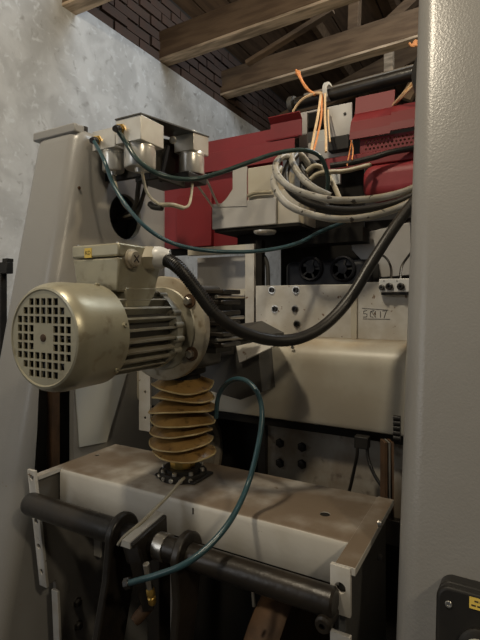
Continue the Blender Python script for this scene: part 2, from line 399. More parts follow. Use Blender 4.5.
MB().prism(rr(.0, EW, .0, EH, .014, .029), nrm * .016).build('lid', 'black', eb, bevel=.004, bseg=3)
for u in (.013, EW - .013):
    for v in (.018, EH - .016): bolt(eb, efp(u, v, .0445), nrm, .0036, .002, 'steel', 'screw')
lb = MB().prism([efp(.0335, .004, .0452), efp(.066, .004, .0452), efp(.066, .0155, .0452), efp(.0335, .0155, .0452)], nrm * .0006).build('warning_label', 'label_yellow', eb)
for v_, runs in ((.0075, ((.0385, .0425), (.0435, .0475), (.0485, .0555), (.0565, .0605))), (.0120, ((.0355, .0400), (.0412, .0465), (.0478, .0520), (.0532, .0600)))):
    for ua, ub in runs: MB().prism([efp(ua, v_ - .0008, .0458), efp(ub, v_ - .0008, .0458), efp(ub, v_ + .0008, .0458), efp(ua, v_ + .0008, .0458)], nrm * .0002).build('printed_line', 'ink', lb)
bc = efp(.044, .054, .045)
MB().lathe(bc, nrm, [(.021, 0), (.021, .004), (.018, .006)], 28).build('button_collar', 'black', eb)
MB().lathe(bc, nrm, [(.010, .004), (.010, .014), (.0165, .016), (.0175, .022), (.015, .027), (.008, .029), (.0001, .0295)], 28).build('push_button', 'pale_plastic', eb)

# ================================================================== LOWER BEAM
ZB = -0.343
lbm = thing('lower_beam', 'lower white cross beam with dusty brown top carrying the bellows', 'beam', (-.5, .72, z(ZB - .06)))
x0, x1 = -.806, -.190
yF, yBk = .655, .832
prof = [(yF, ZB - .066), (yF, ZB - .010), (yF + .003, ZB - .003), (yF + .010, ZB), (yBk, ZB), (yBk, ZB - .05), (yBk - .008, ZB - .05), (yBk - .008, ZB - .010), (yF + .010, ZB - .010), (yF + .009, ZB - .066)]
ob = MB().prism([(x0 + .014, p[0], z(p[1])) for p in prof], (x1 - x0 - .014, 0, 0)).build('folded_sheet', 'white', lbm, bevel=.0015)
hp = PZ(325, 514, ZB); cut(ob, MB().cyl(hp - Z * .03, hp + Z * .02, .0085, seg=20))
hp2 = PZ(97, 455, ZB); cut(ob, MB().cyl(hp2 - Z * .03, hp2 + Z * .02, .006, seg=20))
# end caps of the top sheet: flat tongues at both ends
o = MB().box(x0 - .004, x0 + .0138, .606, yBk, z(ZB - .008), z(ZB - .001)).build('end_tongue', 'white', lbm)
o = MB().box(x1 - .003, x1 + .024, .594, yBk, z(ZB - .010), z(ZB + .001)).build('end_tongue', 'white', lbm, bevel=.001)
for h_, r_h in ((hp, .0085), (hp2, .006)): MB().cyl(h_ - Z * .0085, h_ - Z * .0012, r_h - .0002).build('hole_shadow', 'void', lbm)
bolt(lbm, PX(378, 523, x1 + .024), X, .005, .006, 'steel'); bolt(lbm, PX(378, 557, x1 + .024) , X, .005, .006, 'dark_grey')
MB().tube([PY(193, 508, yF - .0005), PY(193, 514, yF - .0005)], .0012, 6, smooth=False).build('paint_chip', 'ink', lbm)
# end plates with punched flanges
def punched(xa, xb, yy, za, zb_, holes, parent, name='punched_flange', th=.007, rad=.0065):
    o = MB().box(xa, xb, yy, yy + th, z(za), z(zb_)).build(name, 'edge_white', parent, bevel=.0008)
    for h in holes:
        c = Vector(((xa + xb) / 2, yy, z(h))); cut(o, MB().cyl(c - Y * .02, c + Y * .03, rad, seg=18))
    return o
le = thing('end_plate', 'left dark grey end plate with punched white flanges below the lower beam', 'plate', (-.80, .70, z(-.95)))
MB().prism([(-.812, .602, z(ZB - .004)), (-.812, .835, z(ZB - .012)), (-.812, .835, z(-.95)), (-.812, .655, z(-.95)), (-.812, .655, z(-.575)), (-.812, .628, z(-.575))], (.010, 0, 0)).build('web', 'mid_grey', le, bevel=.001)
def leaning(xa, xb, y_a, z_a, y_b, z_b, holes, rad=.0055, th=.006):
    o = MB().hexa([Vector(p) for p in [(xa, y_b, z(z_b)), (xb, y_b, z(z_b)), (xb, y_b + th, z(z_b)), (xa, y_b + th, z(z_b)), (xa, y_a, z(z_a)), (xb, y_a, z(z_a)), (xb, y_a + th, z(z_a)), (xa, y_a + th, z(z_a))]]).build('punched_flange', 'edge_white', le, bevel=.0008)
    cm = MB()
    for h in holes:
        c = Vector(((xa + xb) / 2, y_a + (y_b - y_a) * (h - z_a) / (z_b - z_a), z(h))); cm.cyl(c - Y * .02, c + Y * .03, rad, seg=18)
    if holes:
        cut(o, cm)
leaning(-.814, -.792, .596, ZB + .012, .624, -.572, [-.346, -.435, -.487, -.540])
leaning(-.802, -.782, .752, -.40, .756, -.572, [])
leaning(-.806, -.788, .646, -.59, .664, -.95, [])
for px, py in ((77, 602), (78, 625)): bolt(le, PX(px, py, -.802), X, .008, .008, 'black_oily', kind='hex')
re_ = thing('end_plate', 'right dark end plate with punched white flange at the lower beam corner', 'plate', (-.175, .70, z(-.70)))
MB().box(-.190, -.180, .600, .835, z(-.95), z(ZB - .012)).build('web', 'dark_grey', re_, bevel=.001)
punched(-.199, -.172, .592, -.407, ZB - .001, [-.372], re_, rad=.0075)
punched(-.199, -.172, .592, -.56, -.432, [-.452, -.52], re_, rad=.0065)

# ------------------------------------------------------------------ shaft, arms and lever
YS, ZS = .578, -.384
sh = thing('pivot_shaft', 'long dark oily round shaft running along the front of lower beam', 'shaft', (-.48, YS, z(ZS - .02)))
MB().lathe((-.787, YS, z(ZS)), X, [(.013, 0), (.019, .004), (.0205, .01), (.0205, .225), (.0185, .227), (.0185, .597), (.016, .60)], 28).build('bar', 'black_oily', sh)
MB().lathe((-.472, YS, z(ZS)), X, [(.0205, 0), (.0205, .018)], 28).build('spacer_ring', 'steel', sh)
MB().lathe((-.196, YS - .0, z(ZS - .018)), -Y, [(.0105, -.01), (.0105, .022), (.008, .024), (.008, .026), (.004, .026), (.0038, .02), (.0001, .02)], 24).build('end_bolt', 'black_oily', sh)
def arm(xc, label, th=.024, tail=None):
    poly = []
    for k in range(15):
        a = math.radians(-10 + k * 200 / 14); poly.append((YS + .034 * math.cos(a), ZS + .034 * math.sin(a)))
    poly += tail
    o = MB().prism([(xc - th / 2, p[0], z(p[1])) for p in poly], (th, 0, 0)).build('swing_arm', 'black_oily', bevel=.003)
    return props(o, label, 'lever arm', 'swing arms on the shaft')
tl = [(YS - .040, ZS - .06), (YS - .085, -.62), (YS - .115, -.80), (YS - .065, -.80), (YS - .020, -.62), (YS + .030, ZS - .06)]
arm(-.548, 'black hooked arm clasping the shaft, left of the silver-topped clamp', .014, tl)
arm(-.418, 'black hooked arm clasping the shaft, right of the silver-topped clamp', .014, [(YS - .028, ZS - .06), (YS - .050, -.62), (YS - .065, -.80), (YS - .03, -.80), (YS - .012, -.62), (YS + .025, ZS - .06)])
ck = thing('shaft_clamp', 'black clamp block with bright worn top edge holding a small lever', 'clamp', (-.515, .565, z(-.52)))
MB().hexa([Vector(p) for p in [(-.508, .545, z(-.406)), (-.482, .545, z(-.406)), (-.482, .615, z(-.412)), (-.508, .615, z(-.412)),
   (-.508, .532, z(-.3645)), (-.482, .532, z(-.3645)), (-.482, .612, z(-.352)), (-.508, .612, z(-.352))]]).build('block', 'black_oily', ck, bevel=.002)
MB().hexa([Vector(p) for p in [(-.5065, .5305, z(-.372)), (-.4875, .5305, z(-.372)), (-.4875, .6125, z(-.360)), (-.5065, .6125, z(-.360)),
   (-.5045, .5315, z(-.3630)), (-.4890, .5315, z(-.3630)), (-.4890, .6120, z(-.3505)), (-.5045, .6120, z(-.3505))]]).build('worn_top', 'aluminium', ck)
MB().tube([D(133, 546, .712), D(137, 562, .705), D(142, 582, .71), D(149, 606, .725)], .0115, 4, 4).build('lever', 'black_oily', ck)
p = D(146, 564, .690); q = D(152, 600, .700)
MB().cyl(p, p.lerp(q, .66), .0050).build('cylinder_barrel', 'steel', ck)
MB().lathe(p.lerp(q, .64), q - p, [(.0040, 0), (.0066, .004), (.0066, .012), (.0050, .015), (.0064, .017), (.006, .026), (.004, .029)], 12).build('screw_end', 'brass', ck)
p = D(150, 604, .735); q = D(134, 622, .72)
MB().lathe(p, q - p, [(.0095, 0), (.0095, (q - p).length * .8), (.0075, (q - p).length)], 18).build('sensor_body', 'rust', ck)

# things in the dark below the beam
o = MB().lathe((-.33, .76, z(-.66)), X, [(.02, -.03), (.17, -.028), (.175, -.02), (.175, .02), (.17, .028), (.02, .03)], 40).build('dark_drum', 'rust'); props(o, 'large rusty brown drum deep in the dark below the lower beam', 'drum')
o = MB().box(-.60, -.57, .70, .735, z(-.95), z(-.47)).build('dark_strut', 'black_oily', bevel=.002); props(o, 'dark upright strut in the gloom below shaft', 'strut')
o = MB().tube([D(253, 592, .72), D(254, 606, .72)], .0028, 8, smooth=False).build('hanging_pin', 'steel'); props(o, 'tiny bright pin hanging under the shaft', 'pin')

# ================================================================== SCREW JACK WITH BELLOWS
SXc, SYc = -.549, .746
bl = thing('screw_jack', 'golden brown bellows on black flange with dark gearbox above, under the motor', 'screw jack', (SXc, SYc, z(ZB)))
MB().lathe((SXc, SYc, z(ZB)), Z, [(.047, 0), (.047, .010), (.044, .013), (.036, .013), (.036, .019), (.022, .019), (.022, .026), (.015, .026)], 36).build('base_flange', 'black', bl)
MB().box(SXc - .045, SXc + .050, SYc - .032, SYc + .035, z(ZB), z(ZB + .006)).build('base_plate', 'black', bl, bevel=.003)
for k in range(8):
    a = 2 * math.pi * (k + .3) / 8; bolt(bl, (SXc + .040 * math.cos(a), SYc + .040 * math.sin(a), z(ZB + .013)), Z, .0045, .005, 'steel')
for k in range(5):
    a = math.radians(-125 + k * 22); bolt(bl, (SXc + .047 * math.cos(a), SYc + .047 * math.sin(a), z(ZB + .006)), (math.cos(a), math.sin(a), 0), .004, .003, 'steel')
MB().lathe((SXc, SYc, z(ZB + .019)), Z, [(.024, 0), (.0250, .006), (.025, .014), (.020, .016), (.020, .030), (.014, .032)], 10).build('brass_nut', 'brass', bl)
MB().cyl((SXc, SYc, z(ZB + .03)), (SXc, SYc, z(-.13)), .010).build('screw_spindle', 'steel', bl)
# bellows: sagging, uneven cloth folds
zb0, zb1 = ZB + .042, -.150
nf = 7; seg = 56
def bellow_mesh():
    mb = MB(); vs = []; fs = []; rows = []
    rnd = [(random.uniform(-.003, .003), random.uniform(-.003, .003), random.uniform(-.06, .06), random.uniform(0, 6.28), random.uniform(.93, 1.06)) for _ in range(nf + 1)]
    sub = 8
    for i in range(nf * sub + 1):
        f = i / sub; kf = min(int(f), nf - 1); ph = f - kf
        s = 1 - abs(2 * ph - 1) ** 1.0            # 0 valley .. 1 peak
        dx, dy, tilt, ta, sc = rnd[kf]
        env = math.sin(math.pi * min(1, ph)) ** .5 if 0 < ph < 1 else 0
        r = .030 + (.062 * sc - .030) * (s ** .62)
        zz = zb0 + (zb1 - zb0) * f / nf - .006 * s
        for k in range(seg):
            a = 2 * math.pi * k / seg
            wob = 1 + .03 * math.sin(3 * a + kf * 1.7) * s + .018 * math.sin(7 * a + kf * 2.3) * s
            rx = r * wob
            tz = tilt * math.cos(a - ta) * rx * (env) + .004 * math.sin(2 * a + kf) * s
            vs.append((SXc + dx * s + rx * math.cos(a), SYc + dy * s + rx * math.sin(a), z(zz + tz)))
    n = nf * sub + 1
    for i in range(n - 1):
        for k in range(seg): fs.append((i * seg + k, i * seg + (k + 1) % seg, (i + 1) * seg + (k + 1) % seg, (i + 1) * seg + k))
    mb.add(vs, fs); peaks = []
    for kf in range(nf):
        i = kf * sub + sub // 2; peaks.append([Vector(vs[i * seg + k]) for k in range(seg)])
    return mb, peaks
bmb, peaks = bellow_mesh()
bo = bmb.build('bellows', 'bellows', bl, ang=75)
for pk in peaks:
    mb = MB(); mb.tube(pk + [pk[0]], .0016, 6, smooth=False); mb.build('fold_seam', 'bellows_fold', bo)
# gearbox
MB().box(-.612, -.492, .700, .800, z(-.128), z(.028)).build('gearbox_housing', 'dark_grey', bl, bevel=.008, bseg=3)
MB().lathe((SXc, SYc, z(-.128)), -Z, [(.045, -.005), (.045, .012), (.034, .016), (.034, .026)], 28).build('gearbox_collar', 'black', bl)
for i in range(6):
    zz = .020 - i * .020
    MB().box(-.494, -.452, .735 + .004, .805, z(zz - .009), z(zz)).build('cooling_rib', 'black_oily', bl, bevel=.002)
MB().box(-.496, -.470, .742, .80, z(-.10), z(.018)).build('rib_core', 'black', bl)
for zz in (.006, -.034, -.074): MB().cyl((-.462, .730, z(zz)), (-.450, .812, z(zz)), .0035, seg=10).build('tie_rod', 'steel', bl)

# ================================================================== MOTOR
MX, MZ = -.549, -.0518
mo = thing('electric_motor', 'dusty silver-green electric motor with slotted fan cover, lying across the machine', 'motor', (MX, .56, z(MZ - .08)))
mc = Vector((MX, 0, z(MZ)))
def my(y): return mc + Y * y
RC = .0765
prof = [(.0640, .4275), (.0665, .4255), (.0695, .4265), (.0735, .432), (.0760, .440), (.0775, .452), (RC, .514), (.0755, .5145), (.0755, .450), (.0705, .434), (.0640, .4295)]
cover = MB().lathe(mc, Y, prof, 64, closed=True).build('fan_cover', 'motor', mo)
gr = MB().cyl(my(.4270), my(.4295), .0652, seg=64).build('grille', 'motor', cover)
cell = .0124; hs = .0094; cb = MB()
for i in range(-5, 6):
    for j in range(-5, 6):
        cx, cz = i * cell, j * cell + .0
        if abs(i) <= 1.5 and abs(j) <= 1.5: continue
        if math.hypot(abs(cx) + hs * .35, abs(cz) + hs * .35) > .0600: continue
        cb.box(MX + cx - hs / 2 * .95, MX + cx + hs / 2 * .95, .42, .44, z(MZ) + cz - hs / 2, z(MZ) + cz + hs / 2)
cut(gr, cb)
MB().lathe(my(.4268), -Y, [(.0052, -.001), (.0052, .0008), (.004, .0012), (.0001, .0012)], 20).build('centre_rivet', 'rust', cover)
MB().cyl(my(.447), my(.452), .072, seg=40).build('fan_disc', 'void', mo)
fan = MB()
for k in range(7):
    a = 2 * math.pi * k / 7; d = Vector((math.cos(a), 0, math.sin(a))); n = Vector((-math.sin(a), 0, math.cos(a)))
    fan.prism([mc + d * .02 - n * .001 + Y * .436, mc + d * .066 - n * .001 + Y * .436, mc + d * .066 + n * .001 + Y * .436, mc + d * .02 + n * .001 + Y * .436], Y * .012)
fan.build('fan_blades', 'dark_grey', mo)
# stator with fins
MB().cyl(my(.505), my(.645), .0535, seg=48).build('stator_core', 'dark_grey', mo)
for k in range(24):
    a = 2 * math.pi * (k + .35) / 24
    if 55 < math.degrees(a) < 125: continue
    d = Vector((math.cos(a), 0, math.sin(a))); n = Vector((-math.sin(a), 0, math.cos(a)))
    MB().prism([mc + d * .050 - n * .0028, mc + d * .0690 - n * .0017, mc + d * .0690 + n * .0017, mc + d * .050 + n * .0028], Y * .131).build('cooling_fin', 'fin', mo).location += Y * .509
MB().lathe(mc, Y, [(.050, .636), (.0690, .638), (.0700, .645), (.0690, .652), (.060, .668), (.056, .684)], 48).build('end_shield', 'fin', mo)
MB().lathe(mc, Y, [(.03, .680), (.0925, .680), (.0955, .682), (.0955, .697), (.0935, .700), (.03, .700)], 64).build('mounting_flange', 'flange', mo, bevel=0)
MB().lathe(mc, Y, [(.062, .6780), (.074, .6780), (.076, .680), (.062, .680)], 48).build('flange_spigot', 'fin', mo)
for a in (38, -32, 142, 218):
    aa = math.radians(a); p = mc + Vector((math.cos(aa), 0, math.sin(aa))) * .081 + Y * .680
    bolt(mo, p, -Y, .0075, .010, 'steel', kind='hex'); MB().cyl(p, p - Y * .003, .0125, seg=18).build('washer', 'rust', mo)
for a, yy in ((62, .640), (26, .640), (8, .640), (-12, .642), (60, .600), (-30, .645)):
    aa = math.radians(a); p = mc + Vector((math.cos(aa), 0, math.sin(aa))) * .068 + Y * yy
    MB().lathe(p, -Y, [(.0055, -.012), (.0055, .008), (.0025, .008), (.0025, .003), (.0001, .003)], 12).build('lug', 'fin', mo)
for a in (12, -40, 75, 160):
    aa = math.radians(a); d = Vector((math.cos(aa), 0, math.sin(aa))); bolt(mo, mc + d * RC + Y * .505, d, .004, .003, 'motor', 'screw')
# terminal box
tb = thing  # (parts go straight under the motor)
bx0, bx1, by0, by1 = -.5985, -.500, .520, .622
zt = .0855
box_ = MB().hexa([Vector(p) for p in [(bx0 + .006, by0 + .004, z(.012)), (bx1 - .006, by0 + .004, z(.012)), (bx1 - .006, by1 - .012, z(.012)), (bx0 + .006, by1 - .012, z(.012)),
    (bx0, by0, z(.064)), (bx1, by0, z(.064)), (bx1, by1, z(.064)), (bx0, by1, z(.064))]]).build('terminal_box', 'motor', mo, bevel=.003)
MB().box(bx0 - .001, bx1 + .001, by0 - .001, by1 + .001, z(.0655), z(zt)).build('box_lid', 'motor', box_, bevel=.003)
MB().prism([(bx1 - .004, by0 + .018, z(.02)), (bx1 - .004, by1 - .006, z(.02)), (bx1 - .004, by1 - .030, z(-.012)), (bx1 - .004, by0 + .020, z(-.012))], (-.05, 0, 0)).build('box_pedestal', 'motor', box_, bevel=.003)
for x_, y_ in ((bx0 + .008, by0 + .008), (bx1 - .008, by0 + .008), (bx1 - .008, by1 - .008), (bx0 + .008, by1 - .008)): bolt(box_, (x_, y_, z(zt)), Z, .004, .002, 'steel', 'screw')
p = PY(88, 253, by0 - .0015)
st = MB().box(p.x - .0075, p.x + .0075, by0 - .0018, by0 - .0005, p.z - .0075, p.z + .0075).build('yellow_sticker', 'label_yellow', box_)
text(st, 'KD', (p.x, by0 - .002, p.z), X, Z, .0085)
p = PX(131, 259, bx1)
MB().lathe(p, X, [(.0155, -.003), (.0155, .003), (.0125, .0045), (.0125, .009), (.0110, .011), (.0001, .0112)], 24).build('blanking_plug', 'flange', box_)
for d in (Vector((0, 1, 1)), Vector((0, 1, -1))):
    d = d.normalized(); MB().tube([p + X * .0113 - d * .007, p + X * .0113 + d * .007], .0012, 6, smooth=False).build('plug_slot', 'ink', box_)
g0 = PX(150, 258, bx1); gd = Vector((1, .55, .02)).normalized()
MB().lathe(g0 - gd * .012, gd, [(.0205, 0), (.0205, .018), (.0195, .020)], 6).build('gland_nut', 'cable_beige', box_)
MB().lathe(g0 + gd * .004, gd, [(.017, 0), (.0185, .004), (.0185, .014), (.0165, .019), (.0135, .025), (.0135, .029)], 28).build('gland_cap', 'pale_plastic', box_)

# thick black conduit from the gland to the right column
ce_ = g0 + gd * .020
def rib_tube(pts, r): return MB().tube(pts, r, 14, 14)
o = rib_tube([ce_, D(178, 267, .742), D(196, 289, .745), D(214, 313, .75), D(240, 331, .765), D(272, 340, .785), D(300, 338, .80), D(326, 324, .82), D(350, 298, .84), D(372, 262, .86), D(394, 228, .88), D(415, 200, .90), D(440, 168, .92)], .0102).build('power_conduit', 'hose_black')
props(o, 'thick black conduit sagging from the motor box to the right column', 'conduit')
cr_ = MB()
pth = smoothpath([ce_, D(178, 267, .742), D(196, 289, .745), D(214, 313, .75)], 12)
for i, c in enumerate(pth[2:-1]):
    dd = (pth[i + 3] - pth[i + 1]).normalized(); cr_.lathe(c - dd * .0014, dd, [(.0098, 0), (.0112, .0005), (.0112, .0022), (.0098, .0027)], 14)
cr_.build('spiral_sleeve', 'hose_black', o)

# ================================================================== UPPER CROSS BEAM, BOLTED PLATES
cb_ = thing('cross_beam', 'rounded cream cross beam behind the black conduit and bellows', 'beam', (-.48, 1.0, z(-.27)))
yc0, yc1, zc0, zc1 = .950, 1.085, -.268, -.088
prof = []
for cy, cz, a0, rad in ((yc0 + .05, zc1 - .05, 180, .05), (yc1 - .01, zc1 - .01, 90, .01)):
    for k in range(9):
        a = math.radians(a0 - k * 90 / 8); prof.append((cy + rad * math.cos(a), cz + rad * math.sin(a)))
prof += [(yc1, zc0), (yc0 + .012, zc0), (yc0 + .003, zc0 + .004), (yc0, zc0 + .012)]
MB().prism([(-.849, p[0], z(p[1])) for p in prof], (.727, 0, 0)).build('beam_body', 'cream', cb_, ang=30)
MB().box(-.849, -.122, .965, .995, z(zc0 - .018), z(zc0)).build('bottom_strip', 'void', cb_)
bp = thing('bolted_plate', 'white steel plate with socket bolts and marker scribble above cream beam', 'plate', (-.35, 1.07, z(-.088)))
xs = PY(355, 300, 1.07).x
pl1 = MB().box(-.553, xs - .004, 1.062, 1.078, z(-.0885), z(.036)).build('left_panel', 'edge_white', bp, bevel=.0012)
MB().box(xs + .006, -.124, 1.062, 1.078, z(-.0885), z(.040)).build('right_panel', 'edge_white', bp, bevel=.0012)
MB().box(xs - .006, xs + .008, 1.057, 1.064, z(-.0885), z(.034)).build('joint_strip', 'cream', bp, bevel=.001)
for px, py in ((272, 290), (296, 290), (275, 309), (295, 309), (297, 324)):
    p = PY(px, py, 1.062); bolt(bp, p, -Y, .0068, .006, 'black_oily'); MB().cyl(p + Y * .001, p - Y * .0012, .0095, seg=18).build('washer', 'steel', bp)
# marker scribble: a boxed row of strokes
def scrib(pts, n='marker_stroke'):
    MB().tube([PY(a, b, 1.0615) for a, b in pts], .0007, 6, smooth=False).build(n, 'dark_grey', bp)
scrib([(362, 308.2), (388, 310)]); scrib([(363, 318.8), (390, 319.2)])
scrib([(367, 310.5), (363.5, 311), (363.5, 313.5), (367, 314), (367, 316.5), (363.2, 317)])
scrib([(374, 310.5), (370.5, 311.5), (370.2, 316.5), (373, 317)]); scrib([(371, 311), (375.5, 317.5), (375.5, 311)])
scrib([(380.5, 311.5), (380.5, 317.5)]); scrib([(382.5, 311), (386.5, 310.5), (384, 318)])
# sensor block with knobs
tbk = thing('terminal_block', 'small white terminal block with three dark knobs beside right column', 'terminal block', PY(392, 292, 1.05))
q0 = PY(379, 279, 1.045); q1 = PY(409, 292, 1.045)
MB().box(q0.x, -.122, 1.045, 1.062, q1.z, q0.z).build('block', 'pale_plastic', tbk, bevel=.0015)
MB().box(q0.x + .004, -.122, 1.047, 1.062, q1.z - .006, q1.z).build('rail', 'black', tbk)
for px, py, r, m_ in ((382, 287.4, .0062, 'dark_grey'), (389.5, 286.5, .0078, 'black_oily'), (401, 286.5, .0078, 'black')):
    p = PY(px, py, 1.045); MB().lathe(p, -Y, [(r, -.001), (r, .006), (r * .7, .009), (r * .35, .009), (r * .3, .004), (.0001, .004)], 16).build('knob', m_, tbk)
for px in (384, 397): p = PY(px, 281, 1.045); MB().cyl(p, p - Y * .001, .0012, seg=8).build('mark', 'ink', tbk)
for (pts, lab) in (([PY(391, 280, 1.052), D(391, 268, 1.10), D(386, 258, 1.13), D(376, 252, 1.16)], 'thin black wire rising from the left of the white terminal block'),
                   ([PY(400, 280, 1.052), D(402, 266, 1.05), D(410, 254, 1.06), D(420, 240, 1.08)], 'thin black wire rising from white terminal block towards the right column')):
    o = MB().tube(pts, .0028, 8).build('thin_wire', 'hose_black'); props(o, lab, 'wire', 'terminal block wires')

# motor-side dark bracket with bright foot
br = thing('gearbox_bracket', 'dark bracket with bright lower flange between gearbox and cream beam', 'bracket', D(240, 362, .95))
yb1 = .868
pA = [PY(px, py, yy) for px, py, yy in ((236, 346, .872), (284, 335.5, .872), (285, 341, .864), (239, 363, .838))]
MB().prism(pA, Y * .012).build('bright_flange', 'edge_white', br, bevel=.001)
top = [PY(222, 341, .876), PY(284, 335, .878), PY(262, 323, .985), PY(225, 328, .955)]
MB().prism(top, Z * .005).build('top_plate', 'dark_grey', br)
MB().prism([PY(px, py, .885) for px, py in ((200, 340), (236, 334), (258, 346), (262, 392), (240, 400), (200, 388))], Y * .066).build('gusset', 'dark_grey', br, bevel=.001)
MB().box(-.60, -.51, .80, .885, z(-.118), z(-.098)).build('carrier', 'dark_grey', br, bevel=.002)
bolt(br, PY(293, 347, .955), -Y, .004, .004, 'steel')

# pale punched strip left of bellows
ps = MB().box(PY(139, 380, .90).x, PY(150, 380, .90).x, .90, .907, z(-.325), z(-.10)).build('punched_strip', 'edge_white'); props(ps, 'pale upright strip with small holes just left of the bellows', 'strip')
for py in (392, 418):
    c = PY(145, py, .90); cut(ps, MB().cyl(c - Y * .02, c + Y * .03, .004, seg=14))
MB().box(PY(150, 380, .905).x - .006, PY(150, 380, .905).x + .03, .905, 1.0, z(-.26), z(-.10)).build('back_block', 'dark_grey', ps)

# lower plate behind, between the beams
lp = thing('bolted_plate', 'grimy lower plate with bolts in the gap under the cream beam', 'plate', (-.35, 1.0, z(-.46)))
yp = 1.0
MB().box(PY(262, 450, yp).x, -.124, yp, yp + .014, z(-.45), z(-.292)).build('panel', 'grimy', lp, bevel=.001)
for px, py in ((280, 443), (302, 447), (280, 463), (302, 464)): bolt(lp, PY(px, py, yp), -Y, .0085, .006, 'black_oily', kind='hex')
MB().box(-.60, -.124, yp - .015, yp + .03, z(-.50), z(-.448)).build('bottom_ledge', 'black_oily', lp, bevel=.002)
o = MB().box(PY(258, 450, .985).x, PY(265, 450, .985).x, .985, 1.0, z(-.46), z(-.27)).build('dark_post', 'black_oily'); props(o, 'dark upright bar beside the lower bolted plate, behind the teal hose', 'bar')
o = MB().lathe((-.70, .972, z(-.40)), X, [(.02, 0), (.115, 0), (.12, .005), (.12, .03), (.105, .032), (.10, .02), (.02, .02)], 48).build('hand_wheel', 'grimy'); props(o, 'dim brown wheel rim behind the bellows under the cream beam', 'wheel')
o = MB().box(-.845, -.12, 1.10, 1.13, z(-1.5), z(-.27)).build('shade_sheet', 'void'); props(o, 'added dark sheet standing in for shade behind the machine between columns', 'sheet')  # added near-black sheet, keeps the space below the beams in painted shade
# black wires loop by the right guide
wl = thing('wire_loop', 'black wires drooping from a small clip under the cream beam, right side', 'wire', D(362, 440, .93))
MB().hexa([D(362, 440, .93) + X * a + Y * b + Z * c for c in (-.016, 0.008) for a, b in ((-.014, -.008), (.014, -.008), (.014, .012), (-.014, .012))]).build('clip', 'black', wl, bevel=.002)
MB().tube([D(357, 442, .93), D(357, 455, .93), D(354, 470, .94), D(350, 488, .95), D(346, 500, .96)], .0034, 8).build('wire', 'hose_black', wl)
MB().tube([D(367, 442, .93), D(368, 458, .92), D(374, 474, .90), D(382, 487, .885), D(388, 500, .88)], .0034, 8).build('wire', 'hose_black', wl)
gb = thing('guide_rail', 'rusty brown upright guide rail beside the right column', 'rail', (-.17, .845, z(-.36)))
a = D(385, 520, .81); b2 = D(393, 440, .81)
for i, (pa, pb) in enumerate(((384.5, 387.5), (388.5, 390.5), (391.5, 394))):
    q = D(pa, 520, .815 + .004 * i); r_ = D(pb, 445, .815 + .004 * i)
    MB().prism([q, D(pb, 520, .815), D(pb, 443, .815), D(pa, 443, .815)], Vector((-RY, RX, 0)) * .025).build('rail_bar', 'rust' if i != 1 else 'steel', gb)
cbn = thing('chain_end', 'short black roller chain end hanging beside the right column', 'chain', D(397, 440, .83))
for i in range(5):
    c = D(397, 418 + i * 5, .83); MB().lathe(c - X * .006, X, [(.0045, 0), (.0045, .012)], 12).build('chain_link', 'black', cbn)

# pale block on left column back: grey lit end behind bright face, handled by the column itself
# ================================================================== VALVE GROUP
vg = thing('valve_group', 'aluminium valve blocks with chrome cups and dark tray on top of left column', 'valve group', (-.74, .88, z(.26)))
def cup(px, pyt, pyb, x, r, part='chrome_cup'):
    c = PX(px, (pyt + pyb) / 2, x); d = (c - C0).dot(Vector((-RY, RX, 0)))
    h = (pyb - pyt) / F * d
    zt_ = c.z + h / 2
    o = MB().lathe((c.x, c.y, zt_), -Z, [(r * .92, -.004), (r, 0), (r, h * .12), (r * .97, h * .13), (r * .97, h * .2), (r, h * .21), (r, h * .93), (r * .93, h), (r * .35, h), (r * .3, h + .008), (.001, h + .008)], 36).build(part, 'chrome', vg)
    return Vector((c.x, c.y, zt_)), h
c2, h2 = cup(140, 146, 169, -.700, .0345)
c1, h1 = cup(113.5, 151, 172, -.800, .0255)
c3, h3 = cup(191.5, 154, 175, -.700, .0325)
def block(c, wx, wy, h, name='valve_block', m='aluminium', dx=0, dy=0):
    return MB().box(c.x - wx + dx, c.x + wx + dx, c.y - wy + dy, c.y + wy + dy, c.z - .002, c.z + h).build(name, m, vg, bevel=.0015)
B2 = block(c2, .036, .038, .050); B1 = block(c1, .036, .026, .044, dx=-.006); B3 = block(c3, .030, .034, .047)
# tray: folded dark sheet linking the blocks, plus top sheet
zt2 = c2.z + .050; zt3 = c3.z + .047
yA, yB = c2.y - .040, c3.y + .036
MB().hexa([Vector(p) for p in [(c2.x - .036, yA, zt2), (c2.x + .037, yA, zt2), (c3.x + .031, yB, zt3 + .001), (c3.x - .045, yB, zt3 + .001),
    (c2.x - .036, yA, zt2 + .003), (c2.x + .037, yA, zt2 + .003), (c3.x + .031, yB, zt3 + .004), (c3.x - .045, yB, zt3 + .004)]]).build('tray_top', 'dark_grey', vg)
MB().hexa([Vector(p) for p in [(c2.x - .048, c2.y + .036, c3.z - .055), (c2.x - .044, c2.y + .036, c3.z - .055), (c2.x - .044, yB, c3.z - .055), (c2.x - .048, yB, c3.z - .055), (c2.x - .048, c2.y + .036, zt2 - .004), (c2.x - .044, c2.y + .036, zt2 - .004), (c2.x - .044, yB, zt3), (c2.x - .048, yB, zt3)]]).build('tray_back', 'black', vg)
MB().box(c2.x - .150, c2.x - .040, c2.y + .045, c2.y + .060, c2.z - .05, c2.z + .030).build('mounting_arm', 'black', vg)
MB().box(c2.x - .06, c2.x + .01, c2.y + .05, c3.y - .04, c2.z - .062, c2.z - .042).build('manifold', 'black', vg, bevel=.003)
MB().box(c3.x - .05, c3.x + .028, c3.y - .05, c3.y + .03, c3.z - h3 - .024, c3.z - h3 - .004).build('manifold_foot', 'black', vg, bevel=.003)
for (a_, b2_) in (((160, 132, 1.08), (150, 178, 1.09)), ((168, 146, 1.10), (160, 182, 1.10))):
    MB().cyl(D(*a_), D(*b2_), .0052, seg=12).build('push_in_tube', 'blue_black', vg)
